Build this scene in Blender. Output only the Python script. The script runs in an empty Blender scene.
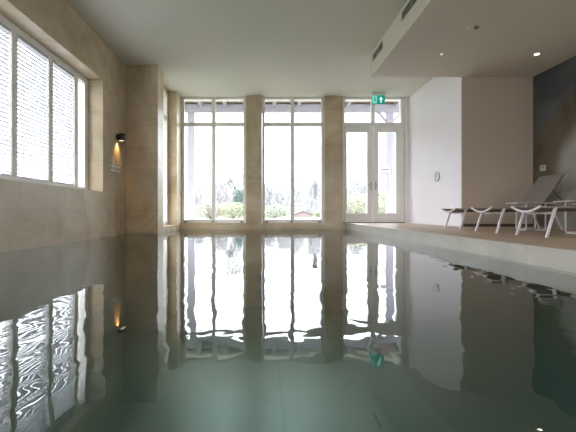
import bpy, bmesh, math, random
from mathutils import Vector, Matrix

S = bpy.context.scene
COL = S.collection
PI = math.pi

# ------------------------------------------------------------------ camera
cam_d = bpy.data.cameras.new('camera')
cam = bpy.data.objects.new('camera', cam_d)
COL.objects.link(cam)
cam.location = (0, 0, 0.38)
cam.rotation_euler = (PI / 2, 0, 0)
cam_d.sensor_width = 36
cam_d.lens = 24
cam_d.shift_x = 24 / 576
cam_d.shift_y = -3 / 576
cam_d.clip_start = 0.05
cam_d.clip_end = 500
S.camera = cam

# ------------------------------------------------------------------ world, light, exposure
w = bpy.data.worlds.new('overcast_sky')
S.world = w
w.use_nodes = True
bg = w.node_tree.nodes['Background']
# overcast sky: dimmest at the horizon, brightest overhead
bg.inputs[0].default_value = (0.925, 0.955, 1.03, 1)
_t = w.node_tree
_tc = _t.nodes.new('ShaderNodeTexCoord')
_sp = _t.nodes.new('ShaderNodeSeparateXYZ')
_ma = _t.nodes.new('ShaderNodeMath'); _ma.operation = 'MULTIPLY_ADD'; _ma.use_clamp = False
_mx = _t.nodes.new('ShaderNodeMath'); _mx.operation = 'MAXIMUM'; _mx.inputs[1].default_value = 0.0
_t.links.new(_tc.outputs['Generated'], _sp.inputs[0])
_t.links.new(_sp.outputs['Z'], _mx.inputs[0])
_t.links.new(_mx.outputs[0], _ma.inputs[0])
_ma.inputs[1].default_value = 2.0
_ma.inputs[2].default_value = 0.34
_t.links.new(_ma.outputs[0], bg.inputs[1])
S.view_settings.view_transform = 'Standard'
S.view_settings.look = 'None'
S.view_settings.gamma = 1
S.view_settings.use_curve_mapping = False
S.view_settings.exposure = 3.17
S.cycles.max_bounces = 14
S.cycles.diffuse_bounces = 8
S.cycles.glossy_bounces = 6
S.cycles.transparent_max_bounces = 24
S.cycles.transmission_bounces = 8
S.cycles.sample_clamp_indirect = 12


RY_ = -4.0


def portal(name, loc, rot, sx, sy):
    d = bpy.data.lights.new(name, 'AREA')
    d.shape = 'RECTANGLE'
    d.size = sx
    d.size_y = sy
    d.cycles.is_portal = True
    o = bpy.data.objects.new(name, d)
    o.location = loc
    o.rotation_euler = rot
    COL.objects.link(o)


portal('garden_window_portal', (0.7, 9.42, 1.65), (-PI / 2, 0, 0), 5.4, 3.1)
portal('side_window_portal', (-2.97, 1.65, 1.64), (0, -PI / 2, 0), 1.9, 9.2)
portal('added_window_portal', (2.775, RY_ - 0.18, 1.6), (PI / 2, 0, 0), 3.6, 2.2)  # samples daylight through the added rear window
portal('corner_window_portal', (-2.42, 8.2, 1.6), (0, -PI / 2, 0), 3.0, 1.15)

# ------------------------------------------------------------------ materials
def lin(r, g, b):
    f = lambda c: (c / 255 / 12.92) if c / 255 <= 0.04045 else ((c / 255 + 0.055) / 1.055) ** 2.4
    return (f(r), f(g), f(b), 1)


def nt(name):
    m = bpy.data.materials.new(name)
    m.use_nodes = True
    t = m.node_tree
    for n in list(t.nodes):
        t.nodes.remove(n)
    out = t.nodes.new('ShaderNodeOutputMaterial')
    return m, t, out


def N(t, kind, **kw):
    n = t.nodes.new(kind)
    for k, v in kw.items():
        if k.startswith('i_'):
            n.inputs[k[2:].replace('_', ' ')].default_value = v
        else:
            setattr(n, k, v)
    return n


def plain(name, col, rough=0.5, var=0.06, scale=6.0, metal=0.0, bump=0.0, spec=0.5):
    m, t, out = nt(name)
    p = N(t, 'ShaderNodeBsdfPrincipled', i_Roughness=rough, i_Metallic=metal)
    p.inputs['Specular IOR Level'].default_value = spec
    tc = N(t, 'ShaderNodeTexCoord')
    no = N(t, 'ShaderNodeTexNoise', i_Scale=scale, i_Detail=4.0)
    t.links.new(tc.outputs['Object'], no.inputs['Vector'])
    mr = N(t, 'ShaderNodeMapRange')
    mr.inputs['To Min'].default_value = 1 - var
    mr.inputs['To Max'].default_value = 1 + var
    t.links.new(no.outputs['Fac'], mr.inputs['Value'])
    mx = N(t, 'ShaderNodeVectorMath', operation='SCALE')
    mx.inputs[0].default_value = col[:3]
    t.links.new(mr.outputs['Result'], mx.inputs['Scale'])
    t.links.new(mx.outputs['Vector'], p.inputs['Base Color'])
    if bump:
        b = N(t, 'ShaderNodeBump', i_Strength=bump, i_Distance=0.003)
        n2 = N(t, 'ShaderNodeTexNoise', i_Scale=scale * 30, i_Detail=3.0)
        t.links.new(tc.outputs['Object'], n2.inputs['Vector'])
        t.links.new(n2.outputs['Fac'], b.inputs['Height'])
        t.links.new(b.outputs['Normal'], p.inputs['Normal'])
    t.links.new(p.outputs[0], out.inputs[0])
    return m


def emit(name, col, strength):
    m, t, out = nt(name)
    e = N(t, 'ShaderNodeEmission', i_Strength=strength)
    e.inputs['Color'].default_value = col
    t.links.new(e.outputs[0], out.inputs[0])
    return m


def brick_vec(t, axes):
    """world position, flattened to the plane of the wall"""
    g = N(t, 'ShaderNodeNewGeometry')
    s = N(t, 'ShaderNodeSeparateXYZ')
    t.links.new(g.outputs['Position'], s.inputs[0])
    c = N(t, 'ShaderNodeCombineXYZ')
    if axes == 'wall':      # x + y runs along either kind of wall, z is up
        a = N(t, 'ShaderNodeMath', operation='ADD')
        t.links.new(s.outputs['X'], a.inputs[0])
        t.links.new(s.outputs['Y'], a.inputs[1])
        t.links.new(a.outputs[0], c.inputs[0])
        t.links.new(s.outputs['Z'], c.inputs[1])
    elif axes == 'yx':
        t.links.new(s.outputs['Y'], c.inputs[0])
        t.links.new(s.outputs['X'], c.inputs[1])
    else:
        t.links.new(s.outputs['X'], c.inputs[0])
        t.links.new(s.outputs['Y'], c.inputs[1])
    return g, c


def stone(name, c1, c2, c3, bw, bh, axes='wall', mortar=0.004, rough=0.34, mcol=0.72, off=0.5, shift=(0, 0, 0), contrast=1.0):
    m, t, out = nt(name)
    p = N(t, 'ShaderNodeBsdfPrincipled', i_Roughness=rough)
    p.inputs['Specular IOR Level'].default_value = 0.45
    g, c = brick_vec(t, axes)
    ad = N(t, 'ShaderNodeVectorMath', operation='ADD')
    ad.inputs[1].default_value = shift
    t.links.new(c.outputs[0], ad.inputs[0])
    br = N(t, 'ShaderNodeTexBrick', offset=off, squash=1.0)
    br.inputs['Scale'].default_value = 1.0
    br.inputs['Brick Width'].default_value = bw
    br.inputs['Row Height'].default_value = bh
    br.inputs['Mortar Size'].default_value = mortar
    br.inputs['Mortar Smooth'].default_value = 0.3
    br.inputs['Color1'].default_value = (0.91, 0.91, 0.91, 1)
    br.inputs['Color2'].default_value = (1.06, 1.06, 1.06, 1)
    br.inputs['Mortar'].default_value = (mcol, mcol, mcol, 1)
    t.links.new(ad.outputs[0], br.inputs['Vector'])
    # veins: warped, stretched noise
    no = N(t, 'ShaderNodeTexNoise', i_Scale=1.1, i_Detail=7.0, i_Roughness=0.6, i_Distortion=1.6)
    t.links.new(g.outputs['Position'], no.inputs['Vector'])
    cr = N(t, 'ShaderNodeValToRGB')
    cr.color_ramp.elements[0].position = 0.3
    cr.color_ramp.elements[0].color = c1
    cr.color_ramp.elements[1].position = 0.72
    cr.color_ramp.elements[1].color = c3
    e = cr.color_ramp.elements.new(0.5)
    e.color = c2
    t.links.new(no.outputs['Fac'], cr.inputs['Fac'])
    mx = N(t, 'ShaderNodeMix', data_type='RGBA', blend_type='MULTIPLY')
    mx.inputs['Factor'].default_value = contrast
    t.links.new(cr.outputs['Color'], mx.inputs['A'])
    t.links.new(br.outputs['Color'], mx.inputs['B'])
    t.links.new(mx.outputs['Result'], p.inputs['Base Color'])
    n2 = N(t, 'ShaderNodeTexNoise', i_Scale=60.0, i_Detail=3.0)
    t.links.new(g.outputs['Position'], n2.inputs['Vector'])
    b = N(t, 'ShaderNodeBump', i_Strength=0.15, i_Distance=0.002)
    t.links.new(n2.outputs['Fac'], b.inputs['Height'])
    t.links.new(b.outputs['Normal'], p.inputs['Normal'])
    t.links.new(p.outputs[0], out.inputs[0])
    return m


def schlick(t, f0, normal=None, power=5.0):
    """reflectance for either side of a thin surface"""
    lw_ = N(t, 'ShaderNodeLayerWeight', i_Blend=0.5)
    if normal is not None:
        t.links.new(normal, lw_.inputs['Normal'])
    pw = N(t, 'ShaderNodeMath', operation='POWER')
    pw.inputs[1].default_value = power
    t.links.new(lw_.outputs['Facing'], pw.inputs[0])
    ma = N(t, 'ShaderNodeMath', operation='MULTIPLY_ADD')
    ma.inputs[1].default_value = 1 - f0
    ma.inputs[2].default_value = f0
    t.links.new(pw.outputs[0], ma.inputs[0])
    return ma


def glass_mat():
    m, t, out = nt('window_glass')
    tr = N(t, 'ShaderNodeBsdfTransparent')
    tr.inputs[0].default_value = (0.97, 0.985, 0.98, 1)
    gl = N(t, 'ShaderNodeBsdfGlossy', i_Roughness=0.0)
    fr = schlick(t, 0.04)
    mx = N(t, 'ShaderNodeMixShader')
    t.links.new(fr.outputs[0], mx.inputs[0])
    t.links.new(tr.outputs[0], mx.inputs[1])
    t.links.new(gl.outputs[0], mx.inputs[2])
    t.links.new(mx.outputs[0], out.inputs[0])
    return m


def paper_mat():
    m, t, out = nt('thin_white_card')
    d = N(t, 'ShaderNodeBsdfDiffuse'); d.inputs[0].default_value = lin(232, 230, 234)
    r = N(t, 'ShaderNodeBsdfTranslucent'); r.inputs[0].default_value = lin(232, 230, 234)
    mx = N(t, 'ShaderNodeMixShader'); mx.inputs[0].default_value = 0.75
    t.links.new(d.outputs[0], mx.inputs[1]); t.links.new(r.outputs[0], mx.inputs[2]); t.links.new(mx.outputs[0], out.inputs[0])
    return m


def water_mat():
    m, t, out = nt('pool_water')
    g = N(t, 'ShaderNodeNewGeometry')
    mp = N(t, 'ShaderNodeMapping')
    mp.inputs['Scale'].default_value = (1.5, 1.0, 1.0)
    t.links.new(g.outputs['Position'], mp.inputs['Vector'])
    n1 = N(t, 'ShaderNodeTexNoise', i_Scale=1.6, i_Detail=1.0, i_Distortion=0.4)
    n2 = N(t, 'ShaderNodeTexNoise', i_Scale=6.5, i_Detail=1.0, i_Distortion=0.3)
    t.links.new(mp.outputs[0], n1.inputs['Vector'])
    t.links.new(mp.outputs[0], n2.inputs['Vector'])
    b1 = N(t, 'ShaderNodeBump', i_Strength=1.0, i_Distance=0.003)
    b2 = N(t, 'ShaderNodeBump', i_Strength=1.0, i_Distance=0.0011)
    t.links.new(n1.outputs['Fac'], b1.inputs['Height'])
    t.links.new(n2.outputs['Fac'], b2.inputs['Height'])
    t.links.new(b1.outputs['Normal'], b2.inputs['Normal'])
    tr = N(t, 'ShaderNodeBsdfTransparent')
    tr.inputs[0].default_value = (0.80, 0.93, 0.87, 1)
    gl = N(t, 'ShaderNodeBsdfGlossy', i_Roughness=0.0)
    fr = schlick(t, 0.02, b2.outputs['Normal'], 3.6)
    t.links.new(b2.outputs['Normal'], gl.inputs['Normal'])
    # slightly milky water scatters some of the light back
    mk = N(t, 'ShaderNodeBsdfDiffuse')
    mk.inputs[0].default_value = lin(140, 168, 154)
    body = N(t, 'ShaderNodeMixShader')
    body.inputs[0].default_value = 0.05
    t.links.new(tr.outputs[0], body.inputs[1])
    t.links.new(mk.outputs[0], body.inputs[2])
    mx = N(t, 'ShaderNodeMixShader')
    t.links.new(fr.outputs[0], mx.inputs[0])
    t.links.new(body.outputs[0], mx.inputs[1])
    t.links.new(gl.outputs[0], mx.inputs[2])
    t.links.new(mx.outputs[0], out.inputs[0])
    return m


def mural_mat():
    """moody painted landscape: slate sky, dark olive hill rising to the right, pale misty ground"""
    m, t, out = nt('mural_paint')
    p = N(t, 'ShaderNodeBsdfPrincipled', i_Roughness=0.7)
    p.inputs['Specular IOR Level'].default_value = 0.2
    g = N(t, 'ShaderNodeNewGeometry')
    s = N(t, 'ShaderNodeSeparateXYZ')
    t.links.new(g.outputs['Position'], s.inputs[0])
    no = N(t, 'ShaderNodeTexNoise', i_Scale=1.5, i_Detail=6.0, i_Distortion=0.4)
    t.links.new(g.outputs['Position'], no.inputs['Vector'])

    def mad(src, k, add):
        n = N(t, 'ShaderNodeMath', operation='MULTIPLY_ADD')
        t.links.new(src, n.inputs[0])
        n.inputs[1].default_value = k
        if isinstance(add, (int, float)):
            n.inputs[2].default_value = add
        else:
            t.links.new(add, n.inputs[2])
        return n.outputs[0]

    def smooth(src, a, b_):
        n = N(t, 'ShaderNodeMapRange', interpolation_type='SMOOTHSTEP')
        n.inputs['From Min'].default_value = a
        n.inputs['From Max'].default_value = b_
        t.links.new(src, n.inputs['Value'])
        return n.outputs[0]

    def mix(f, a, b_):
        n = N(t, 'ShaderNodeMix', data_type='RGBA')
        t.links.new(f, n.inputs['Factor'])
        for k, v in (('A', a), ('B', b_)):
            if isinstance(v, tuple):
                n.inputs[k].default_value = v
            else:
                t.links.new(v, n.inputs[k])
        return n.outputs['Result']

    zn = mad(no.outputs['Fac'], 0.7, mad(s.outputs['Z'], 1.0, -0.35))
    sky = smooth(mad(s.outputs['Y'], 0.45, mad(zn, 1.0, -4.85)), -0.10, 0.12)
    low = smooth(mad(s.outputs['Y'], -0.8, mad(zn, -1.0, 6.30)), -0.25, 0.25)
    away = smooth(mad(s.outputs['Y'], -1.0, mad(no.outputs['Fac'], 0.3, 6.08)), -0.12, 0.2)
    lt = N(t, 'ShaderNodeMath', operation='MULTIPLY')
    t.links.new(low, lt.inputs[0])
    t.links.new(away, lt.inputs[1])
    hill = mix(smooth(no.outputs['Fac'], 0.35, 0.65), lin(82, 72, 58), lin(112, 104, 90))
    skyc = mix(smooth(no.outputs['Fac'], 0.35, 0.7), lin(84, 85, 90), lin(106, 107, 112))
    ground = mix(smooth(no.outputs['Fac'], 0.3, 0.7), lin(150, 148, 142), lin(176, 174, 168))
    c = mix(lt.outputs[0], mix(sky, hill, skyc), ground)
    t.links.new(c, p.inputs['Base Color'])
    t.links.new(p.outputs[0], out.inputs[0])
    return m


M = {
    'stone': stone('sandstone_wall', lin(174, 153, 122), lin(198, 180, 153), lin(212, 198, 178), 0.9, 0.4, mortar=0.004, mcol=0.74, shift=(0.3, -0.02, 0)),
    'ledge': stone('limestone_coping', lin(168, 163, 152), lin(180, 175, 164), lin(190, 185, 176), 0.5, 0.6, off=0.0, mortar=0.003, shift=(0.16, 0.3, 0), contrast=0.7),
    'basin': stone('pool_tile', lin(50, 70, 60), lin(54, 74, 64), lin(58, 78, 68), 1.75, 1.2, axes='xy', off=0.0, mortar=0.016, mcol=0.35, shift=(-0.217, 0.16, 0), contrast=0.6),
    'deck': stone('sand_coloured_decking', lin(182, 158, 134), lin(190, 166, 142), lin(198, 176, 152), 1.8, 0.16, axes='yx', mortar=0.002, mcol=0.85, rough=0.5),
    'ceil': plain('ceiling_paint', lin(214, 212, 203), 0.8, 0.01, 1.0),
    'lowceil': plain('bulkhead_paint', lin(222, 215, 205), 0.8, 0.01, 1.0),
    'white_wall': plain('white_plaster', lin(246, 242, 250), 0.7, 0.015, 2.0, bump=0.1),
    'taupe': plain('taupe_plaster', lin(204, 188, 174), 0.75, 0.02, 2.0, bump=0.1),
    'skirt': plain('dark_skirting', lin(96, 82, 66), 0.6),
    'frame': plain('white_window_paint', lin(240, 238, 236), 0.4, 0.015),
    'gasket': plain('dark_gasket', lin(60, 60, 58), 0.5),
    'blind': plain('blind_slat', lin(198, 198, 204), 0.5, 0.02),
    'glass': glass_mat(),
    'water': water_mat(),
    'mural': mural_mat(),
    'black': plain('matt_black_metal', lin(34, 33, 32), 0.4),
    'vent': plain('vent_dark_slots', lin(112, 112, 104), 0.6),
    'vent_frame': plain('vent_grey_metal', lin(160, 162, 152), 0.5),
    'alu': plain('white_powder_coat', lin(224, 216, 220), 0.35, 0.02),
    'sling': plain('taupe_mesh_fabric', lin(122, 113, 108), 0.85, 0.05, 40, bump=0.3),
    'rail': plain('grey_rail', lin(150, 142, 134), 0.45),
    'table': plain('table_top_laminate', lin(190, 182, 176), 0.4),
    'chrome': plain('brushed_steel', lin(170, 172, 172), 0.3, 0.03, 8, metal=0.8),
    'paper': plain('white_card', lin(224, 222, 226), 0.6),
    'card': paper_mat(),
    'ink': plain('grey_print', lin(90, 90, 96), 0.6),
    'green': emit('exit_green', lin(20, 140, 116), 0.13),
    'exit_white': emit('exit_white', lin(206, 240, 230), 0.13),
    'exit_pale': emit('exit_pale_green', lin(130, 205, 185), 0.13),
    'timber': plain('veranda_board', lin(150, 130, 122), 0.7, 0.1, 5),
    'out_white': plain('veranda_white_paint', lin(150, 148, 158), 0.6, 0.02),
    'paving': plain('terrace_paving', lin(160, 158, 152), 0.8, 0.08, 3),
    'grass': plain('lawn_grass', lin(88, 92, 76), 0.9, 0.2, 1.2),
    'bark': plain('pale_bark', lin(124, 121, 120), 0.9, 0.1, 8),
    'bark_far': plain('far_twigs', lin(130, 128, 130), 0.9, 0.1, 8),
    'shrub_y': plain('yellow_green_leaf', lin(138, 140, 112), 0.8, 0.2, 8),
    'shrub_b': plain('brown_green_leaf', lin(130, 124, 108), 0.8, 0.2, 8),
    'shrub_p': plain('pale_green_leaf', lin(138, 142, 126), 0.8, 0.15, 8),
    'conifer': plain('blue_green_needles', lin(94, 112, 108), 0.8, 0.2, 8),
    'lantern': plain('lantern_grey_metal', lin(112, 112, 116), 0.6),
    'roof': plain('shed_roof_felt', lin(124, 112, 110), 0.8),
    'render': plain('house_render', lin(118, 106, 104), 0.8),
    'lamp_warm': emit('lamp_warm_lens', (1.0, 0.80, 0.52, 1), 0.16),
    'lamp_white': emit('downlight_lens', (1.0, 0.88, 0.70, 1), 1.5),
    'lamp_dim': emit('downlight_lens_dim', (1.0, 0.80, 0.55, 1), 0.25),
    'plastic': plain('ivory_plastic', lin(216, 212, 200), 0.5),
}


# ------------------------------------------------------------------ mesh helpers
class MB:
    def __init__(self):
        self.bm = bmesh.new()

    def box(self, x0, x1, y0, y1, z0, z1, bevel=0.0, mi=0):
        b = bmesh.new()
        vs = [b.verts.new((x, y, z)) for x in (x0, x1) for y in (y0, y1) for z in (z0, z1)]
        for f in ((0, 1, 3, 2), (4, 6, 7, 5), (0, 4, 5, 1), (2, 3, 7, 6), (0, 2, 6, 4), (1, 5, 7, 3)):
            b.faces.new([vs[i] for i in f])
        if bevel:
            bmesh.ops.bevel(b, geom=list(b.edges), offset=bevel, segments=2, affect='EDGES', profile=0.5)
        for f in b.faces:
            f.material_index = mi
        self._merge(b)
        return self

    def _merge(self, b):
        bmesh.ops.recalc_face_normals(b, faces=b.faces)
        me = bpy.data.meshes.new('tmp')
        b.to_mesh(me)
        b.free()
        self.bm.from_mesh(me)
        bpy.data.meshes.remove(me)

    def poly(self, pts, faces, mi=0):
        b = bmesh.new()
        vs = [b.verts.new(p) for p in pts]
        for f in faces:
            fc = b.faces.new([vs[i] for i in f])
            fc.material_index = mi
        self._merge(b)
        return self

    def tube(self, pts, r, n=8, mi=0, r1=None):
        """swept tube through pts; r may taper to r1"""
        b = bmesh.new()
        pts = [Vector(p) for p in pts]
        rings = []
        up = Vector((0.137, 0.291, 0.947)).normalized()
        for i, p in enumerate(pts):
            d = (pts[min(i + 1, len(pts) - 1)] - pts[max(i - 1, 0)]).normalized()
            u = d.cross(up)
            if u.length < 1e-3:
                u = d.cross(Vector((1, 0, 0)))
            u.normalize()
            v = d.cross(u).normalized()
            k = i / max(1, len(pts) - 1)
            rr = r if r1 is None else r + (r1 - r) * k
            rings.append([b.verts.new(p + (u * math.cos(a) + v * math.sin(a)) * rr)
                          for a in [2 * PI * j / n for j in range(n)]])
        for i in range(len(rings) - 1):
            for j in range(n):
                b.faces.new((rings[i][j], rings[i][(j + 1) % n], rings[i + 1][(j + 1) % n], rings[i + 1][j]))
        b.faces.new(rings[0][::-1])
        b.faces.new(rings[-1])
        for f in b.faces:
            f.material_index = mi
            f.smooth = n > 5
        self._merge(b)
        return self

    def lathe(self, prof, c, axis='z', n=24, mi=0):
        """profile of (radius, height) turned about an axis through c"""
        b = bmesh.new()
        rings = []
        for r, h in prof:
            ring = []
            for j in range(n):
                a = 2 * PI * j / n
                x, y = r * math.cos(a), r * math.sin(a)
                v = {'z': (x, y, h), 'x': (h, x, y), 'y': (x, h, y)}[axis]
                ring.append(b.verts.new(Vector(c) + Vector(v)))
            rings.append(ring)
        for i in range(len(rings) - 1):
            for j in range(n):
                b.faces.new((rings[i][j], rings[i][(j + 1) % n], rings[i + 1][(j + 1) % n], rings[i + 1][j]))
        b.faces.new(rings[0][::-1])
        b.faces.new(rings[-1])
        for f in b.faces:
            f.material_index = mi
        self._merge(b)
        return self

    def build(self, name, mats, parent=None, loc=None):
        me = bpy.data.meshes.new(name)
        self.bm.to_mesh(me)
        self.bm.free()
        for m in (mats if isinstance(mats, (list, tuple)) else [mats]):
            me.materials.append(m)
        o = bpy.data.objects.new(name, me)
        COL.objects.link(o)
        if parent:
            o.parent = parent
        if loc:
            o.location = loc
        return o


def tag(o, label=None, cat=None, group=None, kind=None):
    if label: o['label'] = label
    if cat: o['category'] = cat
    if group: o['group'] = group
    if kind: o['kind'] = kind
    return o


def empty(name, loc=(0, 0, 0)):
    o = bpy.data.objects.new(name, None)
    o.location = loc
    o.empty_display_size = 0.1
    COL.objects.link(o)
    return o


def struct(o, label, cat):
    return tag(o, label, cat, kind='structure')


def copy_tree(o, parent=None):
    c = o.copy()
    COL.objects.link(c)
    if parent:
        c.parent = parent
    for ch in list(o.children):
        copy_tree(ch, c)
    return c


# ------------------------------------------------------------------ setting: shell
CZ = 3.166      # main ceiling
SZ = 2.77       # bulkhead underside
DZ = 0.14       # deck level; water is z = 0
BY = 9.14       # front of the garden wall pillars
RY = -4.0       # rear of the room
PX = 1.97       # deck edge
BOT = -1.88

b = MB()
b.box(-3.0, -2.6, RY, 6.2, BOT, 0.72)            # parapet under the long window
b.box(-3.0, -2.6, RY, -2.9, 0.72, CZ)             # solid part behind the camera
b.box(-3.0, -2.6, -2.9, 6.2, 2.53, CZ)            # above the window
b.box(-3.0, -2.6, 6.2, 7.64, BOT, CZ)            # plain wall with the lamp
b.box(-2.6, -2.0, 7.23, 7.64, BOT, CZ)           # projecting pier
b.box(-2.5, -1.99, 8.77, 9.5, BOT, CZ)           # corner pillar
b.box(-2.5, -2.19, 7.64, 8.77, 3.08, CZ)
struct(b.build('wall_left', M['stone']), 'left wall clad in large beige sandstone slabs with a long window opening and a pier', 'wall')

b = MB()
b.box(-0.43, -0.05, BY, 9.5, BOT, CZ)
b.box(1.45, 1.88, BY, 9.5, BOT, CZ)
b.box(-1.99, -0.43, 9.17, 9.5, BOT, 0.125)
b.box(-0.05, 1.45, 9.17, 9.5, BOT, 0.125)
b.box(1.88, 1.975, 9.17, 9.205, BOT, 0.14)
struct(b.build('wall_back', M['stone']), 'back wall with two beige stone pillars between the tall garden windows', 'wall')

b = MB()
b.box(1.88, 3.38, 9.205, 9.6, BOT, 0.14)
b.box(3.38, 3.48, 9.2, 9.6, 0.14, CZ)
struct(b.build('trim_1', M['frame']), 'narrow white pier and sill around the garden door', 'door surround')

b = MB()
b.box(3.48, 3.8, 6.78, 9.6, DZ, CZ)
struct(b.build('wall_right', M['white_wall']), 'smooth white wall beside the garden door', 'wall')
b = MB()
b.box(3.48, 4.73, 6.75, 6.78, DZ, CZ)
struct(b.build('wall_alcove', M['taupe']), 'taupe wall facing the pool behind the loungers', 'wall')
b = MB()
b.box(4.73, 4.95, RY, 6.8, DZ, CZ)
struct(b.build('wall_far_right', M['mural']), 'right wall covered with a dark misty landscape mural', 'wall')
b = MB()
b.box(-3.0, 4.95, RY - 0.2, RY, BOT, 0.5)
b.box(-3.0, 4.95, RY - 0.2, RY, 2.7, CZ)
b.box(-3.0, 1.0, RY - 0.2, RY, 0.5, 2.7)
b.box(4.55, 4.95, RY - 0.2, RY, 0.5, 2.7)
struct(b.build('wall_rear', M['white_wall']), 'rear wall of the pool hall behind the viewer', 'wall')
b = MB()
b.box(3.50, 4.72, 6.728, 6.75, DZ, DZ + 0.05, 0.003)
struct(b.build('baseboard_alcove', M['skirt']), 'dark brown skirting at the foot of the taupe wall', 'skirting')
b = MB()
b.box(3.46, 3.48, 6.76, 9.19, DZ, DZ + 0.035, 0.003)
struct(b.build('baseboard_right', M['white_wall']), 'low white skirting at the foot of the white wall', 'skirting')

b = MB()
b.box(-3.0, 4.95, RY, 9.6, CZ, CZ + 0.2)
struct(b.build('ceiling', M['ceil']), 'flat pale grey-green ceiling over the pool', 'ceiling')
b = MB()
b.box(1.88, 4.73, RY, 6.75, SZ, CZ)
struct(b.build('ceiling_bulkhead', M['lowceil']), 'lowered ceiling over the lounger deck', 'ceiling')

b = MB()
b.box(PX, 4.95, RY, 9.204, BOT, DZ - 0.004)
struct(b.build('floor_base', M['ledge']), 'pale limestone side of the raised pool deck with upright joints', 'floor')
b = MB()
b.box(PX + 0.05, 4.73, RY, 9.2, DZ - 0.004, DZ)
struct(b.build('floor', M['deck']), 'sand coloured deck floor beside the pool', 'floor')
b = MB()
b.box(PX - 0.006, PX + 0.05, 0.1, 9.2, DZ - 0.012, DZ + 0.001, 0.002)
struct(b.build('trim_2', M['ledge']), 'pale stone nosing along the deck edge', 'edge trim')
b = MB()
b.box(-1.99, 1.97, 9.08, 9.17, BOT, DZ - 0.05)
b.box(-2.5, -2.0, 7.64, 8.77, BOT, 0.11)
b.box(-2.6, -2.585, 0.2, 7.23, BOT, 0.025)
struct(b.build('trim_3', M['stone']), 'pale stone ledge at the water line under the windows', 'ledge')
b = MB()
b.box(-3.0, PX, RY, 0.2, BOT, DZ)
struct(b.build('floor_rear', M['deck']), 'deck at the near end of the pool', 'floor')
b = MB()
b.box(-2.59, PX - 0.012, 0.21, 9.07, BOT - 0.1, BOT)
b.box(-2.585, -2.575, 0.21, 7.23, BOT, -0.02)
b.box(PX - 0.012, PX, 0.21, 9.07, BOT, -0.02)
b.box(-1.99, PX, 9.07, 9.08, BOT, -0.02)
b.box(-2.59, PX, 0.2, 0.21, BOT, -0.02)
b.box(-2.59, -1.99, 7.218, 7.23, BOT, -0.02)
b.box(-1.999, -1.989, 7.218, 9.08, BOT, -0.02)
struct(b.build('floor_pool', M['basin']), 'grey-green tiled pool floor seen through the water', 'pool floor')

b = MB()
b.poly([(-2.584, 0.2, 0), (PX, 0.2, 0), (PX, 9.079, 0), (-1.989, 9.079, 0), (-1.989, 7.219, 0), (-2.584, 7.219, 0)], [(0, 1, 2, 3, 4, 5)])
wt = b.build('pool_water', M['water'])
tag(wt, 'still grey-green pool water mirroring the bright windows', 'water', kind='stuff')

# ------------------------------------------------------------------ garden windows
FY0, FY1 = 9.24, 9.33


def frame_window(name, x0, x1, z0, z1, mull, transom, label):
    root = empty(name, ((x0 + x1) / 2, FY0, z0))
    struct(root, label, 'window')
    L = root.location
    f = MB()
    X = lambda v: v - L.x
    Y = lambda v: v - L.y
    Z = lambda v: v - L.z
    fw = 0.065
    f.box(X(x0), X(x0 + fw), Y(FY0), Y(FY1), Z(z0), Z(z1), 0.004)
    f.box(X(x1 - fw), X(x1), Y(FY0), Y(FY1), Z(z0), Z(z1), 0.004)
    f.box(X(x0 + fw), X(x1 - fw), Y(FY0), Y(FY1), Z(z0), Z(z0 + 0.075), 0.004)
    f.box(X(x0 + fw), X(x1 - fw), Y(FY0), Y(FY1), Z(z1 - 0.05), Z(z1), 0.004)
    f.box(X(mull - 0.045), X(mull + 0.045), Y(FY0 - 0.01), Y(FY1), Z(z0 + 0.075), Z(z1 - 0.05), 0.004)
    f.box(X(x0 + fw), X(mull - 0.045), Y(FY0), Y(FY1), Z(transom - 0.045), Z(transom + 0.045), 0.004)
    f.box(X(mull + 0.045), X(x1 - fw), Y(FY0), Y(FY1), Z(transom - 0.045), Z(transom + 0.045), 0.004)
    f.build('window_frame', M['frame'], root)
    s = MB()
    s.box(X(x0), X(x1), Y(9.17), Y(FY0), Z(z0 - 0.02), Z(z0), 0.003)
    s.build('window_sill', M['stone'], root)
    for (a, c) in ((x0 + fw, mull - 0.045), (mull + 0.045, x1 - fw)):
        for (d, e) in ((z0 + 0.075, transom - 0.045), (transom + 0.045, z1 - 0.05)):
            g = MB()
            g.box(X(a), X(c), Y(9.28), Y(9.284), Z(d), Z(e))
            g.build('glass', M['glass'], root)
    for cx in (x0 + 0.10, mull - 0.02, x1 - 0.10):
        h = MB()
        h.box(X(cx - 0.035), X(cx + 0.035), Y(FY0 - 0.022), Y(FY0 - 0.01 if abs(cx - mull) < .1 else FY0), Z(z0 + 0.01), Z(z0 + 0.035), 0.003)
        h.build('hinge', M['gasket'], root)
    return root


TR = 2.515
frame_window('window_1', -1.985, -0.435, 0.145, CZ, -1.21, TR, 'tall white framed garden window nearest the corner pier')
frame_window('window_2', -0.045, 1.445, 0.145, CZ, 0.685, TR, 'tall white framed garden window between the two stone pillars')

# garden door
door = empty('door_1', (2.62, FY0, DZ))
struct(door, 'white double garden door with tall glass panes under a transom window', 'door')
L = door.location
f = MB()
def db(x0, x1, y0, y1, z0, z1, bev=0.004):
    f.box(x0 - L.x, x1 - L.x, y0 - L.y, y1 - L.y, z0 - L.z, z1 - L.z, bev)
DX0, DX1, DM = 1.885, 3.375, 2.63
db(DX0, DX0 + 0.06, FY0, FY1, DZ, CZ)
db(DX1 - 0.075, DX1, FY0, FY1, DZ, CZ)
db(DX0 + 0.06, DX1 - 0.075, FY0, FY1, CZ - 0.05, CZ)
db(DX0 + 0.06, DX1 - 0.075, FY0, FY1, TR - 0.055, TR + 0.045)
db(DM - 0.045, DM + 0.045, FY0, FY1, TR + 0.045, CZ - 0.05)
f.build('door_frame', M['frame'], door)
f = MB()
db(DX0, DX1, FY0 - 0.03, FY0 + 0.02, DZ, DZ + 0.018, 0.003)
f.build('threshold', M['gasket'], door)
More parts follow.
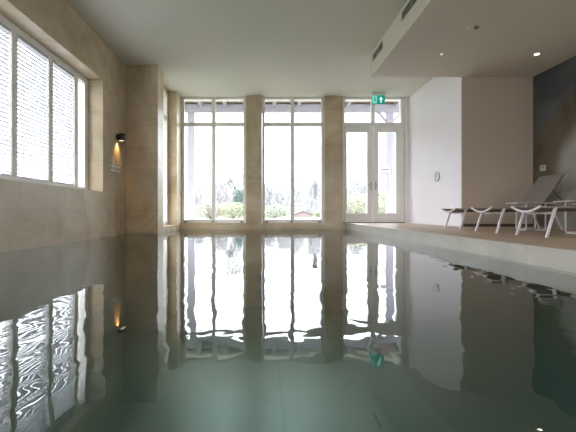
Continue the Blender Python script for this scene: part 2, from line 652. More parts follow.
for (a, c) in ((DX0 + 0.06, DM - 0.045), (DM + 0.045, DX1 - 0.075)):
    f = MB()
    db(a, c, 9.28, 9.284, TR + 0.045, CZ - 0.05, 0)
    f.build('glass', M['glass'], door)
leaves = ((DX0 + 0.065, DM - 0.006, 'l'), (DM + 0.006, DX1 - 0.08, 'r'))
for (a, c, sd) in leaves:
    f = MB()
    sw = 0.115
    zt = TR - 0.06
    ga, gc = (a + 0.045, c - 0.14) if sd == 'l' else (a + 0.115, c - 0.12)
    db(a, ga, FY0 - 0.012, FY1 - 0.01, DZ + 0.02, zt)
    db(gc, c, FY0 - 0.012, FY1 - 0.01, DZ + 0.02, zt)
    db(ga, gc, FY0 - 0.012, FY1 - 0.01, DZ + 0.02, DZ + 0.23)
    db(ga, gc, FY0 - 0.012, FY1 - 0.01, zt - 0.13, zt)
    leaf = f.build('door_leaf', M['frame'], door)
    f = MB()
    db(ga, gc, 9.275, 9.279, DZ + 0.23, zt - 0.13, 0)
    f.build('glass', M['glass'], leaf)
    if sd == 'r':
        h = MB()
        x = a + 0.05 - L.x
        y0 = FY0 - 0.012 - L.y
        z = 1.03 - L.z
        h.box(x - 0.016, x + 0.016, y0 - 0.008, y0, z - 0.10, z + 0.10, 0.003)
        h.tube([(x, y0 - 0.008, z + 0.02), (x, y0 - 0.045, z + 0.02), (x + 0.0, y0 - 0.05, z + 0.02), (x + 0.11, y0 - 0.05, z + 0.02)], 0.009)
        h.build('door_handle', M['chrome'], leaf)
    else:
        h = MB()
        x = c - 0.05 - L.x
        y0 = FY0 - 0.012 - L.y
        z = 1.03 - L.z
        h.box(x - 0.014, x + 0.014, y0 - 0.008, y0, z - 0.10, z + 0.10, 0.003)
        h.tube([(x, y0 - 0.008, z + 0.02), (x, y0 - 0.045, z + 0.02), (x - 0.08, y0 - 0.05, z + 0.02)], 0.009)
        h.build('door_handle', M['chrome'], leaf)
    for zz in (0.35, 1.25, 2.2):
        h = MB()
        hx = (a if sd == 'l' else c) - L.x
        h.tube([(hx, FY0 - 0.02 - L.y, zz - L.z), (hx, FY0 - 0.02 - L.y, zz + 0.09 - L.z)], 0.009)
        h.build('hinge', M['frame'], leaf)

# unseen window added behind the viewer to light surfaces facing the camera
rw = empty('window_added_rear', (2.775, RY - 0.1, 0.5))
struct(rw, 'added wide window in the unseen rear wall, lighting the hall from behind', 'window')
f = MB()
for (a, c, d, e) in ((-1.775, 1.775, 0, 0.07), (-1.775, 1.775, 2.13, 2.2), (-1.775, -1.70, 0.07, 2.13), (1.70, 1.775, 0.07, 2.13),
                     (-0.04, 0.04, 0.07, 2.13)):
    f.box(a, c, -0.04, 0.04, d, e, 0.004)
f.build('window_frame', M['frame'], rw)
for (a, c) in ((-1.70, -0.04), (0.04, 1.70)):
    g = MB(); g.box(a, c, -0.002, 0.002, 0.07, 2.13); g.build('glass', M['glass'], rw)

# corner side window (between pier and corner pillar)
sw_ = empty('window_3', (-2.22, 8.2, 0.12))
struct(sw_, 'narrow side window tucked between the stone pier and the corner pillar', 'window')
L2 = sw_.location
f = MB()
def sb(x0, x1, y0, y1, z0, z1, bev=0.004, q=None):
    (q or f).box(x0 - L2.x, x1 - L2.x, y0 - L2.y, y1 - L2.y, z0 - L2.z, z1 - L2.z, bev)
sb(-2.28, -2.19, 8.68, 8.77, 0.12, 3.08)
sb(-2.28, -2.19, 7.64, 7.75, 0.12, 3.08)
sb(-2.28, -2.19, 7.75, 8.68, 0.12, 0.20)
sb(-2.28, -2.19, 7.75, 8.68, 3.0, 3.08)
sb(-2.28, -2.19, 7.75, 8.68, TR - 0.045, TR + 0.045)
f.build('window_frame', M['frame'], sw_)
g = MB(); sb(-2.24, -2.236, 7.75, 8.68, 0.20, TR - 0.045, 0, g); g.build('glass', M['glass'], sw_)
g = MB(); sb(-2.24, -2.236, 7.75, 8.68, TR + 0.045, 3.0, 0, g); g.build('glass', M['glass'], sw_)

# long left window, extended unseen past the camera to let in more light
lw = empty('window_4', (-2.88, 3.3, 0.74))
struct(lw, 'long white framed window set deep in the left stone wall', 'window')
L3 = lw.location
WZ0, WZ1 = 0.74, 2.50
f = MB()
def lb(y0, y1, z0, z1, x0=-2.93, x1=-2.84, bev=0.004, q=None):
    (q or f).box(x0 - L3.x, x1 - L3.x, y0 - L3.y, y1 - L3.y, z0 - L3.z, z1 - L3.z, bev)
lb(-2.9, 6.2, WZ0 - 0.02, WZ0 + 0.05)
lb(-2.9, 6.2, WZ1 - 0.05, WZ1 + 0.03)
lb(6.09, 6.2, WZ0 + 0.05, WZ1 - 0.05)
lb(5.77, 5.87, WZ0 + 0.05, WZ1 - 0.05)
lb(-2.9, -2.8, WZ0 + 0.05, WZ1 - 0.05)
MY = [5.125 - 0.745 * k for k in range(11)]
for y in MY:
    lb(y - 0.05, y + 0.05, WZ0 + 0.05, WZ1 - 0.05)
    lb(y - 0.008, y + 0.008, WZ0 + 0.05, WZ1 - 0.05, -2.84, -2.832, 0.002)
f.build('window_frame', M['frame'], lw)
edges = [-2.85] + sorted(MY) + [5.82, 6.14]
for i in range(len(edges) - 1):
    g = MB()
    lb(edges[i] + 0.045, edges[i + 1] - 0.045, WZ0 + 0.05, WZ1 - 0.05, -2.915, -2.911, 0, g)
    g.build('glass', M['glass'], lw)


def blind(y0, y1, label):
    root = empty('venetian_blind', (-2.875, (y0 + y1) / 2, WZ1 - 0.05))
    tag(root, label, 'blind', 'white slatted blinds in the long left window')
    hw = (y1 - y0) / 2 - 0.004
    top = 0.0
    h = MB(); h.box(-0.020, 0.022, -hw, hw, top - 0.035, top - 0.001, 0.003); h.build('headrail', M['blind'], root)
    s = MB()
    z = top - 0.06
    zend = WZ0 + 0.05 - (WZ1 - 0.05) + 0.035
    while z > zend:
        # each slat a shallow curved strip, slightly tilted
        n = 3
        up, dn = [], []
        for k in range(n + 1):
            u = -1 + 2 * k / n
            x = u * 0.0185
            zz = z + 0.002 * (1 - u * u) + u * 0.0060
            up.append((x, zz + 0.0006)); dn.append((x, zz - 0.0006))
        prof = up + dn[::-1]
        m = len(prof)
        pts = [(p[0], -hw, p[1]) for p in prof] + [(p[0], hw, p[1]) for p in prof]
        fs = [(i, (i + 1) % m, m + (i + 1) % m, m + i) for i in range(m)]
        fs += [tuple(range(m - 1, -1, -1)), tuple(range(m, 2 * m))]
        s.poly(pts, fs)
        z -= 0.05
    s.build('slats', M['blind'], root)
    r = MB(); r.box(-0.015, 0.015, -hw, hw, zend - 0.03, zend - 0.012, 0.003); r.build('bottom_rail', M['blind'], root)
    for yy in (-hw * 0.6, hw * 0.6):
        c = MB(); c.tube([(0.0175, yy, top - 0.03), (0.0175, yy, zend - 0.02)], 0.0012, 4); c.build('cord', M['blind'], root)


blind(5.175, 5.77, 'white slatted blind nearest the pier, narrowest of the row')
blind(4.43, 5.075, 'middle white slatted blind between the two visible mullions')
blind(3.68, 4.33, 'white slatted blind cut off by the left edge of the photo')
blind(2.93, 3.58, 'white slatted blind nearest the viewer, fourth one from the pier')

# ------------------------------------------------------------------ ceiling and wall fittings
def vent(y0, y1, label):
    root = empty('air_vent', (1.88, (y0 + y1) / 2, 3.05))
    tag(root, label, 'vent', 'air vents in the side of the lowered ceiling')
    h = (y1 - y0) / 2
    f = MB()
    f.box(-0.006, 0, -h, h, 0.05, 0.06); f.box(-0.006, 0, -h, h, -0.06, -0.05)
    f.box(-0.006, 0, -h, -h + 0.01, -0.05, 0.05); f.box(-0.006, 0, h - 0.01, h, -0.05, 0.05)
    f.box(-0.006, 0, -0.012, 0.012, -0.05, 0.05)
    f.build('vent_frame', M['vent_frame'], root)
    f = MB(); f.box(-0.002, 0.0, -h + 0.01, h - 0.01, -0.05, 0.05); f.build('backing', M['vent'], root)
    f = MB()
    for k in range(5):
        z = -0.036 + k * 0.018
        f.poly([(-0.006, -h + .01, z - .004), (-0.006, h - .01, z - .004), (-0.002, h - .01, z + .003), (-0.002, -h + .01, z + .003),
                (-0.006, -h + .01, z - .0025), (-0.006, h - .01, z - .0025), (-0.002, h - .01, z + .0045), (-0.002, -h + .01, z + .0045)],
               [(0, 1, 2, 3), (7, 6, 5, 4), (0, 4, 5, 1), (3, 2, 6, 7), (0, 3, 7, 4), (1, 5, 6, 2)])
    f.build('louvres', M['vent'], root)


vent(4.55, 5.23, 'slotted air vent at the top edge of the photo')
vent(6.08, 6.62, 'slotted air vent nearest the end of the lowered ceiling')


def downlight(x, y, r, mat, label, power):
    root = empty('recessed_downlight', (x, y, SZ))
    tag(root, label, 'ceiling light', 'recessed downlights over the deck')
    f = MB(); f.lathe([(r + 0.012, 0), (r + 0.012, -0.004), (r, -0.004), (r, -0.001)], (0, 0, 0)); f.build('trim_ring', M['lowceil'], root)
    f = MB(); f.lathe([(r - 0.002, -0.0045), (r - 0.002, -0.006)], (0, 0, 0)); f.build('lens', mat, root)
    if power:
        d = bpy.data.lights.new('downlight_beam', 'SPOT')
        d.energy = power; d.spot_size = 1.2; d.spot_blend = 0.6; d.color = (1, 0.85, 0.65); d.shadow_soft_size = 0.03
        o = bpy.data.objects.new('downlight_beam', d)
        COL.objects.link(o); o.parent = root; o.location = (0, 0, -0.03)


downlight(2.67, 5.77, 0.016, M['lamp_dim'], 'small dim recessed downlight above the leftmost lounger', 0.5)
downlight(4.10, 5.77, 0.034, M['lamp_white'], 'bright recessed downlight near the mural wall', 1.0)

root = empty('ceiling_detector', (2.68, 4.93, SZ))
tag(root, 'small round detector with a dark sensor on the lowered ceiling', 'detector')
f = MB(); f.lathe([(0.045, 0), (0.045, -0.012), (0.03, -0.022)], (-0.03, 0, 0)); f.build('base', M['lowceil'], root)
f = MB(); f.lathe([(0.028, 0), (0.026, -0.02), (0.012, -0.03)], (0.045, 0, 0)); f.build('sensor', M['vent'], root)

# exit sign
root = empty('exit_sign', (2.66, 8.92, CZ))
tag(root, 'green illuminated running man exit sign with an up arrow above the door', 'sign')
f = MB(); f.box(-0.17, 0.16, -0.035, 0.035, -0.05, 0, 0.004); f.build('housing', M['frame'], root)
f = MB(); f.box(-0.155, 0.145, -0.008, 0.008, -0.235, -0.035, 0.003); f.build('sign_panel', M['green'], root, (0, 0, -0.018))
f = MB()
f.box(-0.145, -0.035, -0.0095, -0.008, -0.222, -0.045)
f.build('door_pictogram', M['exit_pale'], root, (0, 0, -0.018))
f = MB()  # running man
yy0, yy1 = -0.0115, -0.0095
def bar(x0, z0, x1, z1, wd):
    d = Vector((x1 - x0, 0, z1 - z0)).normalized()
    n = Vector((-d.z, 0, d.x)) * wd / 2
    A, B = Vector((x0, 0, z0)), Vector((x1, 0, z1))
    q = [A + n, B + n, B - n, A - n]
    f.poly([(p.x, yy0, p.z) for p in q] + [(p.x, yy1, p.z) for p in q],
           [(0, 1, 2, 3), (7, 6, 5, 4), (0, 4, 5, 1), (1, 5, 6, 2), (2, 6, 7, 3), (3, 7, 4, 0)])
bar(-0.095, -0.09, -0.085, -0.14, 0.024)
bar(-0.085, -0.14, -0.06, -0.165, 0.014); bar(-0.06, -0.165, -0.055, -0.20, 0.012)
bar(-0.088, -0.14, -0.105, -0.17, 0.014); bar(-0.105, -0.17, -0.13, -0.175, 0.012)
bar(-0.09, -0.095, -0.062, -0.115, 0.010); bar(-0.097, -0.095, -0.122, -0.115, 0.010)
f.lathe([(0.013, yy0), (0.013, yy1)], (-0.09, 0, -0.07), axis='y', n=12)
f.build('running_figure', M['green'], root, (0, 0, -0.018))
f = MB()
yy0, yy1 = -0.010, -0.008
bar(0.055, -0.205, 0.055, -0.125, 0.034)
f.poly([(0.005, yy0, -0.13), (0.105, yy0, -0.13), (0.055, yy0, -0.065), (0.005, yy1, -0.13), (0.105, yy1, -0.13), (0.055, yy1, -0.065)],
       [(0, 1, 2), (5, 4, 3), (0, 3, 4, 1), (1, 4, 5, 2), (2, 5, 3, 0)])
f.build('arrow', M['exit_white'], root, (0, 0, -0.018))

# notice hanging in the door
root = empty('hanging_notice', (2.92, 9.215, 1.375))
tag(root, 'small white notice hanging on a string over the right door glass', 'notice')
f = MB(); f.box(-0.125, 0.125, -0.003, 0.0, -0.09, 0.09); f.build('card', M['card'], root)
for (za, zb) in ((0.04, 0.056), (-0.066, -0.052)):
    f = MB(); f.box(-0.085, 0.085, -0.0042, -0.003, za, zb); f.build('printed_line', M['ink'], root)
f = MB(); f.tube([(-0.06, -0.0015, 0.083), (0, 0.003, 0.20), (0.06, -0.0015, 0.083)], 0.002, 5); f.build('string', M['paper'], root)
f = MB(); f.lathe([(0.012, 0.006), (0.012, 0.05), (0.005, 0.06)][:2], (0, 0.0, 0.20), axis='y', n=12); f.build('suction_hook', M['paper'], root)

# round wall fitting on the white wall
root = empty('wall_clock', (3.48, 7.70, 1.11))
tag(root, 'small round grey-rimmed wall dial on the white wall', 'wall dial')
f = MB()
f.lathe([(0.10, 0), (0.10, -0.022), (0.078, -0.024), (0.078, -0.014)], (0, 0, 0), axis='x', n=32)
f.build('rim', M['chrome'], root)
f = MB(); f.lathe([(0.077, -0.012), (0.077, -0.0155)], (0, 0, 0), axis='x', n=32); f.build('face', M['paper'], root)
f = MB(); f.box(-0.019, -0.0155, -0.004, 0.004, -0.005, 0.055); f.build('hand', M['ink'], root)
f = MB(); f.box(-0.0185, -0.0155, -0.004, 0.045, -0.012, -0.004); f.build('hand', M['ink'], root)

# thermostat on mural wall
root = empty('thermostat', (4.73, 6.50, 1.14))
tag(root, 'square pale thermostat on the dark mural wall', 'thermostat')
f = MB(); f.box(-0.018, 0, -0.06, 0.06, -0.05, 0.05, 0.005); f.build('housing', M['plastic'], root)
f = MB(); f.box(-0.0195, -0.018, -0.035, 0.035, -0.005, 0.03, 0.0005); f.build('display', M['vent_frame'], root)

# sconce
root = empty('wall_sconce', (-2.6, 6.79, 1.72))
tag(root, 'black cylindrical wall lamp shining a warm beam down the stone', 'wall lamp')
f = MB(); f.box(0, 0.015, -0.045, 0.045, -0.05, 0.05, 0.003); f.build('wall_plate', M['black'], root)
f = MB(); f.lathe([(0.056, -0.06), (0.06, -0.057), (0.06, 0.057), (0.056, 0.06)], (0.082, 0, 0)); f.box(0.013, 0.03, -0.02, 0.02, -0.03, 0.03); f.build('lamp_body', M['black'], root)
f = MB(); f.lathe([(0.040, -0.0605), (0.040, -0.063)], (0.082, 0, 0)); f.build('lens', M['lamp_warm'], root)
d = bpy.data.lights.new('sconce_beam', 'SPOT')
d.energy = 1.7; d.spot_size = 1.7; d.spot_blend = 1.0; d.color = (1.0, 0.60, 0.22); d.shadow_soft_size = 0.02
o = bpy.data.objects.new('sconce_beam', d); COL.objects.link(o); o.parent = root
o.location = (0.045, 0, -0.070); o.rotation_euler = (0, 0.15, 0)

# pictogram plate
root = empty('wall_sign', (-2.6, 6.72, 1.15))
tag(root, 'small silver pictogram plate on the stone below the wall lamp', 'sign')
f = MB(); f.box(0, 0.008, -0.26, 0.22, -0.07, 0.07, 0.002); f.build('plate', M['paper'], root)
f = MB()
for (a0, a1) in ((-0.26, 0.22),):
    f.box(0.008, 0.010, a0, a1, 0.062, 0.07); f.box(0.008, 0.010, a0, a1, -0.07, -0.062)
f.box(0.008, 0.010, 0.212, 0.22, -0.062, 0.062); f.box(0.008, 0.010, -0.26, -0.252, -0.062, 0.062)
f.build('border', M['ink'], root)
for k, (yy, s) in enumerate(((-0.19, 0.032), (-0.09, 0.030), (0.0, 0.028), (0.08, 0.03), (0.16, 0.03))):
    f = MB(); f.lathe([(s, 0.008), (s, 0.010)], (0, yy, 0.005), axis='x', n=14); f.build('pictogram', M['vent_frame'], root)

# ------------------------------------------------------------------ loungers
def make_lounger(label):
    root = empty('sun_lounger', (0, 0, 0))
    tag(root, label, 'sun lounger', 'sun loungers lined up on the deck')
    H = 0.296
    hw = 0.215
    r = 0.013
    for s in (-1, 1):
        f = MB()
        pts = [(0.0, s * hw, H + 0.006), (0.05, s * hw, H), (1.75, s * hw, H)]
        f.tube(pts, 0.010, 8)
        f.build('side_rail', M['rail'], root)
    # curved end bar that the sling hangs on
    f = MB()
    pts = []
    for k in range(13):
        u = -1 + 2 * k / 12
        pts.append((-0.01, u * hw, H + 0.012 - 0.055 * (1 - u * u)))
    f.tube(pts, 0.0125, 8)
    f.build('foot_bar', M['alu'], root)
    # cross bars under the sling
    for x in (0.14, 1.36):
        f = MB()
        f.tube([(x, -hw + 0.01, H - 0.055), (x, hw - 0.01, H - 0.055)], 0.013, 8)
        f.build('crossbar', M['alu'], root)
    # legs, splayed
    for s in (-1, 1):
        for (xt, xb) in ((0.14, 0.045), (1.36, 1.50)):
            f = MB()
            T = Vector((xt, s * hw, H)); Bm = Vector((xb, s * (hw + 0.01), 0))
            d = (Bm - T).normalized()
            a = Vector((1, 0, 0)) * 0.013
            c = Vector((0, 1, 0)) * 0.011
            q = []
            for P, k in ((T, 1.0), (Bm, 0.75)):
                q += [P + (a + c) * k, P + (c - a) * k, P + (-a - c) * k, P + (a - c) * k]
            f.poly([tuple(v) for v in q], [(3, 2, 1, 0), (4, 5, 6, 7), (0, 1, 5, 4), (1, 2, 6, 5), (2, 3, 7, 6), (3, 0, 4, 7)])
            f.build('leg', M['alu'], root)
    # sling, sagging between the rails
    f = MB()
    nx, ny = 10, 10
    pts, fs = [], []
    for lay in (0, -0.006):
        for i in range(nx + 1):
            for j in range(ny + 1):
                x = -0.005 + 1.18 * i / nx
                u = -1 + 2 * j / ny
                sag = 0.052 * (1 - u * u) * (1 - 0.45 * i / nx)
                pts.append((x, u * (hw - 0.012), H + 0.008 - sag + lay))
    st = (nx + 1) * (ny + 1)
    for i in range(nx):
        for j in range(ny):
            a = i * (ny + 1) + j
            fs.append((a, a + ny + 1, a + ny + 2, a + 1))
            fs.append((st + a, st + a + 1, st + a + ny + 2, st + a + ny + 1))
    def rim(idx):
        for k in range(len(idx) - 1):
            fs.append((idx[k], idx[k + 1], st + idx[k + 1], st + idx[k]))
    rim([j for j in range(ny + 1)]); rim([nx * (ny + 1) + j for j in range(ny + 1)])
    rim([i * (ny + 1) for i in range(nx + 1)]); rim([i * (ny + 1) + ny for i in range(nx + 1)])
    f.poly(pts, fs)
    f.build('seat_sling', M['sling'], root)
    # raised backrest
    bx0, bz0, bx1, bz1 = 1.17, H + 0.015, 1.51, 0.785
    hb = 0.25
    d = Vector((bx1 - bx0, 0, bz1 - bz0)).normalized()
    n = Vector((-d.z, 0, d.x))
    fb = MB()
    for s in (-1, 1):
        fb.tube([(bx0, s * (hb - 0.01), bz0), (bx1, s * (hb - 0.01), bz1)], 0.011, 8)
    fb.tube([(bx1, -hb + 0.01, bz1), (bx1, hb - 0.01, bz1)], 0.011, 8)
    fb.tube([(bx0, -hb + 0.01, bz0), (bx0, hb - 0.01, bz0)], 0.011, 8)
    fr_ = fb.build('backrest_frame', M['sling'], root)
    f = MB()
    pts, fs = [], []
    for lay in (0.010, -0.012):
        for i in range(9):
            k = i / 8
            for j in range(7):
                u = -1 + 2 * j / 6
                P = Vector((bx0, 0, bz0)).lerp(Vector((bx1, 0, bz1)), k) + n * (lay - 0.018 * (1 - u * u) * math.sin(PI * k))
                pts.append((P.x, u * (hb - 0.005), P.z))
    st2 = 63
    for i in range(8):
        for j in range(6):
            a = i * 7 + j
            fs.append((a, a + 7, a + 8, a + 1)); fs.append((st2 + a, st2 + a + 1, st2 + a + 8, st2 + a + 7))
    def rim2(idx):
        for k in range(len(idx) - 1):
            fs.append((idx[k], idx[k + 1], st2 + idx[k + 1], st2 + idx[k]))
    rim2(list(range(7))); rim2([56 + j for j in range(7)]); rim2([7 * i for i in range(9)]); rim2([7 * i + 6 for i in range(9)])
    f.poly(pts, fs)
    f.build('backrest', M['sling'], root)
    f = MB()
    for s in (-1, 1):
        f.tube([(1.38, s * (hw - 0.04), 0.595), (1.62, s * (hw - 0.04), H + 0.012)], 0.008, 6)
    f.tube([(1.62, -hw, H + 0.0), (1.62, hw, H + 0.0)], 0.008, 6)
    f.build('back_support', M['gasket'], root)
    return root


l1 = make_lounger('sun lounger farthest from the viewer, its foot end against the white wall')
l1.location = (2.725, 5.66, DZ)
for (y, lab) in ((4.80, 'middle sun lounger of the three in the row on the deck'),
                 (3.99, 'nearest sun lounger of the row, closest to the right edge of the photo')):
    c = copy_tree(l1)
    c.location = (2.725, y, DZ)
    c['label'] = lab


def make_table(label):
    root = empty('side_table', (0, 0, 0))
    tag(root, label, 'side table', 'low side tables between the loungers')
    f = MB(); f.box(-0.26, 0.26, -0.13, 0.13, 0.365, 0.380, 0.004); f.build('table_top', M['table'], root)
    for x in (-0.13, 0.13):
        f = MB()
        f.tube([(x, -0.10, 0.365), (x, -0.10, 0.03), (x, -0.085, 0.011), (x, 0.085, 0.011), (x, 0.10, 0.03), (x, 0.10, 0.365)], 0.011, 8)
        f.build('leg_loop', M['alu'], root)
    for (yy, zz) in ((0.09, 0.02), (0, 0.345)):
        f = MB(); f.tube([(-0.13, yy, zz), (0.13, yy, zz)], 0.009, 8); f.build('brace', M['alu'], root)
    return root


t1 = make_table('low side table with looped legs between the two farther loungers')
t1.location = (3.64, 5.24, DZ)
t2 = copy_tree(t1)
t2.location = (3.64, 4.37, DZ)
t2['label'] = 'low side table with looped legs between the two nearer loungers'

# ------------------------------------------------------------------ outdoors
b = MB()
b.box(-90, 90, 11.9, 160, -0.25, 0.02)
b.box(-90, -3.0, -40, 11.9, -0.25, 0.02)
struct(b.build('ground_lawn', M['grass']), 'pale misty lawn beyond the terrace', 'lawn')
b = MB()
b.box(-2.99, 6.5, 9.61, 11.9, -0.2, 0.09)
struct(b.build('ground_terrace', M['paving']), 'pale terrace paving outside the garden windows', 'terrace')

# veranda roof: boards, rafters, beam; posts
root = empty('veranda_roof', (1.5, 10.5, 3.4))
tag(root, 'veranda roof with white rafters and brown boards outside the windows', 'veranda roof')
o = Vector((1.5, 10.5, 3.4))
def zr(y):      # slope falls away from the house
    return 3.83 - (y - 9.6) * 0.17
f = MB()
q = [(-3.6, 9.62), (6.3, 9.62), (6.3, 11.75), (-3.6, 11.75)]
f.poly([(x - o.x, y - o.y, zr(y) + 0.10 - o.z) for x, y in q] + [(x - o.x, y - o.y, zr(y) + 0.14 - o.z) for x, y in q],
       [(3, 2, 1, 0), (4, 5, 6, 7), (0, 1, 5, 4), (1, 2, 6, 5), (2, 3, 7, 6), (3, 0, 4, 7)])
f.build('boards', M['timber'], root)
k = 0
x = -3.3
while x < 6.2:
    f = MB()
    q = [(x - 0.05, 9.62), (x + 0.05, 9.62), (x + 0.05, 11.6), (x - 0.05, 11.6)]
    f.poly([(a - o.x, y - o.y, zr(y) - 0.04 - o.z) for a, y in q] + [(a - o.x, y - o.y, zr(y) + 0.10 - o.z) for a, y in q],
           [(3, 2, 1, 0), (4, 5, 6, 7), (0, 1, 5, 4), (1, 2, 6, 5), (2, 3, 7, 6), (3, 0, 4, 7)])
    f.build('rafter', M['out_white'], root)
    x += 0.72
f = MB()
f.box(-3.6 - o.x, 6.3 - o.x, 11.3 - o.y, 11.46 - o.y, 3.50 - o.z, 3.58 - o.z, 0.005)
f.box(-3.6 - o.x, 6.3 - o.x, 11.3 - o.y, 11.46 - o.y, 3.36 - o.z, 3.50 - o.z, 0.005)
f.build('beam', M['out_white'], root)

pg = None
for (px, lab) in ((-2.16, 'white veranda post seen at the left edge of the first garden window'),
                  (1.78, 'white veranda post seen at the right edge of the second garden window'),
                  (3.72, 'white veranda post seen through the right leaf of the garden door')):
    if pg is None:
        pg = empty('veranda_post', (px, 11.38, 0.09))
        tag(pg, lab, 'post', 'white veranda posts')
        f = MB(); f.box(-0.10, 0.10, -0.07, 0.07, 0, 3.27, 0.008); f.build('shaft', M['out_white'], pg)
        f = MB(); f.box(-0.13, 0.13, -0.10, 0.10, 0, 0.12, 0.006); f.build('base', M['out_white'], pg)
    else:
        c = copy_tree(pg); c.location.x = px; c['label'] = lab

# curved brackets on the post by the door
for s in (-1, 1):
    f = MB()
    A = Vector((s * 0.10, 0, 2.96)); B = Vector((s * 0.38, 0, 3.25))
    pp = [A, A + Vector((0, 0, 0.09)), B + Vector((-s * 0.09, 0, 0.02)), B + Vector((0, 0, 0.02))]
    f.poly([(p.x, -0.04, p.z) for p in pp] + [(p.x, 0.04, p.z) for p in pp],
           [(0, 1, 2, 3), (7, 6, 5, 4), (0, 4, 5, 1), (1, 5, 6, 2), (2, 6, 7, 3), (3, 7, 4, 0)])
    f.build('bracket', M['out_white'], c)

# tapered lantern on the second post
root = empty('outdoor_lantern', (1.50, 11.30, 1.08))
tag(root, 'grey tapered outdoor lantern on the veranda post right of centre', 'lantern')
f = MB(); f.lathe([(0.03, -0.28), (0.045, -0.25), (0.085, 0.12), (0.09, 0.13)], (0, 0, 0), n=6); f.build('shade', M['lantern'], root)
f = MB(); f.lathe([(0.10, 0.13), (0.03, 0.2), (0.012, 0.26)], (0, 0, 0), n=6); f.build('cap', M['lantern'], root)
f = MB(); f.tube([(0.02, 0.0, -0.02), (0.17, 0.04, -0.02)], 0.012, 6); f.build('bracket', M['lantern'], root)


def bare_tree(x, y, h, seed, mat, label, group, spread=0.42, depth=5, crown=0):
    rnd = random.Random(seed)
    f = MB()
    bm = f.bm
    tips = []

    def seg(p, q, r0, r1):
        d = (q - p).normalized()
        u = d.cross(Vector((0.3, 0.9, 0.1))).normalized()
        v = d.cross(u)
        a = [bm.verts.new(p + (u * math.cos(t) + v * math.sin(t)) * r0) for t in (0, 2.09, 4.19)]
        c = [bm.verts.new(q + (u * math.cos(t) + v * math.sin(t)) * r1) for t in (0, 2.09, 4.19)]
        for i in range(3):
            bm.faces.new((a[i], a[(i + 1) % 3], c[(i + 1) % 3], c[i]))

    def grow(p, d, ln, r, n):
        q = p + d * ln
        seg(p, q, r, r * 0.68)
        if n <= 1:
            tips.append((p, q))
        if n == 0:
            return
        for k in range(3 if n > 1 else 4):
            nd = (d + Vector((rnd.uniform(-1, 1), rnd.uniform(-1, 1), rnd.uniform(-0.25, 0.6))) * spread * 1.3).normalized()
            st = p + d * ln * rnd.uniform(0.55, 1.0)
            grow(st, nd, ln * rnd.uniform(0.62, 0.85), r * 0.66, n - 1)

    grow(Vector((0, 0, 0)), Vector((rnd.uniform(-.06, .06), 0, 1)).normalized(), h * 0.30, h * 0.016, depth)
    # fine twigs of the crown
    tw = MB(); tb = tw.bm
    for (p, q) in tips:
        for _ in range(2 if group else 0):
            d = Vector((rnd.uniform(-1, 1), rnd.uniform(-1, 1), rnd.uniform(-0.3, 1))).normalized()
            st = p.lerp(q, rnd.random())
            e = st + d * h * rnd.uniform(0.03, 0.075)
            wv = d.cross(Vector((rnd.uniform(-1, 1), 1, rnd.uniform(-1, 1)))).normalized() * h * 0.0035
            tb.faces.new([tb.verts.new(st - wv), tb.verts.new(st + wv), tb.verts.new(e)])
    for _ in range(crown):
        k = rnd.random() ** 1.3
        a = rnd.uniform(0, 2 * PI); rr = math.sqrt(rnd.random()) * h * 0.40 * (1 - 0.55 * k)
        st = Vector((rr * math.cos(a), rr * math.sin(a), h * (0.03 + 0.92 * k)))
        d = Vector((rnd.uniform(-.6, .6) + st.x / h, rnd.uniform(-.6, .6), 1)).normalized()
        wv = Vector((1, rnd.uniform(-1, 1), 0)).normalized() * h * 0.005
        tb.faces.new([tb.verts.new(st - wv), tb.verts.new(st + wv), tb.verts.new(st + d * h * rnd.uniform(.06, .13))])
    o = f.build('bare_tree', mat, None, (x, y, 0.0))
    tw.build('twigs', mat, o)
    tag(o, label, 'tree', group)
    return o


def leafy(name, x, y, sx, sy, h, n, size, mat, label, cat, group, seed, conical=False, base=0.0, stems=5):
    rnd = random.Random(seed)
    root = empty(name, (x, y, 0.02))
    tag(root, label, cat, group)
    f = MB(); bm = f.bm
    n, size = n * 2, size * 0.75
    for _ in range(n):
        while True:
            a, b_, c = rnd.uniform(-1, 1), rnd.uniform(-1, 1), rnd.uniform(-1, 1)
            if a * a + b_ * b_ + c * c < 1 and (a * a + b_ * b_ + c * c > 0.25 or rnd.random() < 0.3):
                break
        k = (1 - (c + 1) / 2 * 0.75) if conical else 1
        P = Vector((a * sx * k, b_ * sy * k, base + (c + 1) / 2 * (h - base)))
        u = Vector((rnd.uniform(-1, 1), rnd.uniform(-1, 1), rnd.uniform(-1, 1))).normalized()
        v = u.cross(Vector((rnd.uniform(-1, 1), rnd.uniform(-1, 1), 1)).normalized())
        s = size * rnd.uniform(0.5, 1.3)
        vs = [bm.verts.new(P + u * s), bm.verts.new(P + v * s * 0.6), bm.verts.new(P - u * s), bm.verts.new(P - v * s * 0.6)]
        bm.faces.new(vs)
    f.build('foliage', mat, root)
    f = MB()
    for k in range(stems):
        f.tube([(0, 0, -0.02), (rnd.uniform(-.6, .6) * sx * (stems > 1), rnd.uniform(-.5, .5) * sy * (stems > 1), h * 0.8)], 0.02 + 0.01 * h, 5, r1=0.006)
    f.build('stems' if stems > 1 else 'trunk', M['bark'], root)
    return root


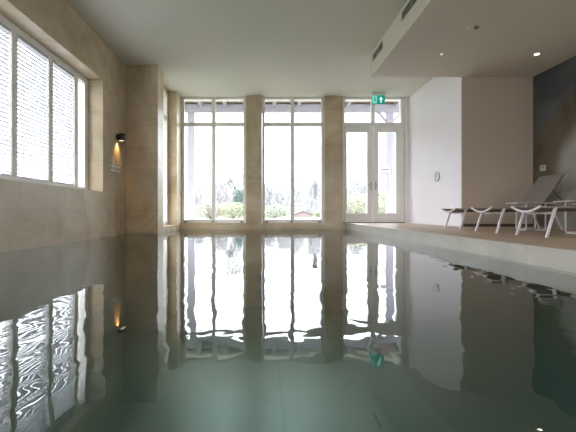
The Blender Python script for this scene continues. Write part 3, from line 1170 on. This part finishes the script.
# window 1 view
bare_tree(-2.6, 34, 5.3, 3, M['bark'], 'tallest bare tree, standing behind the rounded conifer', None, 0.30, 4, 1100)
leafy('conifer', -2.0, 31, 0.46, 0.46, 2.35, 2600, 0.07, M['conifer'], 'rounded dark blue-green conifer seen in the first garden window', 'conifer', None, 5, conical=False, base=0.05, stems=1)
leafy('garden_shrub', -3.1, 22, 0.75, 0.6, 1.0, 1300, 0.06, M['shrub_b'], 'brownish shrub left of the first window mullion', 'shrub', 'shrubs on the lawn', 6)
leafy('garden_shrub', -1.9, 24, 1.1, 0.7, 1.05, 1800, 0.06, M['shrub_y'], 'yellow-green shrub between the mullion and the conifer', 'shrub', 'shrubs on the lawn', 7)
leafy('garden_shrub', -3.7, 20, 0.7, 0.6, 0.8, 1000, 0.05, M['shrub_p'], 'pale shrub at the foot of the leftmost veranda post', 'shrub', 'shrubs on the lawn', 8)
# window 2 view
leafy('garden_shrub', 0.7, 26, 1.15, 0.8, 0.95, 2000, 0.06, M['shrub_p'], 'wide pale rounded shrub seen in the second garden window', 'shrub', 'shrubs on the lawn', 9)
leafy('garden_shrub', 4.15, 28, 0.6, 0.6, 0.6, 900, 0.06, M['shrub_y'], 'low yellow-green shrub right of the garden shed', 'shrub', 'shrubs on the lawn', 10)
# door view
leafy('garden_shrub', 5.0, 21, 1.1, 0.8, 1.5, 2200, 0.06, M['shrub_y'], 'tall yellow-green bush seen through the left door leaf', 'shrub', 'shrubs on the lawn', 11)
leafy('garden_shrub', 7.2, 22.5, 0.8, 0.7, 1.7, 1600, 0.06, M['shrub_y'], 'tall yellow-green bush seen through the right door leaf', 'shrub', 'shrubs on the lawn', 12)

far = [(-8.3, 48, 3.9), (-6.6, 54, 4.6), (-5.2, 46, 4.0), (-3.4, 50, 3.6), (0.6, 52, 4.4), (2.4, 46, 4.1),
       (4.4, 52, 5.0), (5.9, 44, 4.4), (8.2, 61, 4.9), (11.5, 48, 4.8), (14.0, 52, 4.2), (18.6, 58, 5.0)]
fl = ['far bare tree at the left edge of the first garden window', 'far bare tree second from the left in the first garden window',
      'far bare tree just left of the first window mullion', 'far low bare tree just right of the first window mullion',
      'far bare tree at the left edge of the second garden window', 'far bare tree just left of the second window mullion',
      'far tall bare tree above the shed roof', 'far bare tree right of the shed in the second garden window',
      'far bare tree behind the lantern post', 'far bare tree in the left door leaf glass',
      'far bare tree behind the door meeting stile', 'far bare tree in the right door leaf glass']
for i, (x, y, h) in enumerate(far):
    bare_tree(x, y, h, 20 + i, M['bark_far'], fl[i], 'bare trees along the far edge of the garden', 0.5, 4, 3200)

# shed and house
root = empty('garden_shed', (3.35, 33, 0.02))
tag(root, 'low garden shed with a shallow pitched felt roof', 'shed')
f = MB(); f.box(-0.8, 0.8, 0, 1.8, 0, 0.25); f.poly([(-0.8, 0, 0.25), (0.8, 0, 0.25), (0, 0, 0.6), (-0.8, 1.8, 0.25), (0.8, 1.8, 0.25), (0, 1.8, 0.6)], [(0, 1, 2), (5, 4, 3), (0, 3, 4, 1), (1, 4, 5, 2), (2, 5, 3, 0)])
f.build('wall', M['render'], root)
f = MB()
for s in (-1, 1):
    f.poly([(0, -0.1, 0.53), (s * 1.1, -0.1, 0.14), (s * 1.1, 1.9, 0.14), (0, 1.9, 0.53), (0, -0.1, 0.61), (s * 1.1, -0.1, 0.22), (s * 1.1, 1.9, 0.22), (0, 1.9, 0.61)],
           [(0, 1, 2, 3), (7, 6, 5, 4), (0, 4, 5, 1), (1, 5, 6, 2), (2, 6, 7, 3), (3, 7, 4, 0)])
f.build('roof', M['roof'], root)
root = empty('house', (3.75, 40, 0.02))
tag(root, 'small far house with a pinkish wall behind the shed', 'house')
f = MB(); f.box(-0.6, 0.35, 0, 2.6, 0, 1.25); f.build('wall', M['render'], root)
f = MB(); f.poly([(-0.66, -0.06, 1.25), (0.41, -0.06, 1.25), (0.41, 2.66, 1.25), (-0.66, 2.66, 1.25), (-0.55, 1.1, 1.5), (0.3, 1.1, 1.5), (0.3, 1.5, 1.5), (-0.55, 1.5, 1.5)],
                 [(3, 2, 1, 0), (4, 5, 6, 7), (0, 1, 5, 4), (1, 2, 6, 5), (2, 3, 7, 6), (3, 0, 4, 7)]); f.build('roof', M['roof'], root)
f = MB(); f.box(0.355, 0.6, 0.4, 2.2, 0, 1.05); f.build('annex', M['out_white'], root)
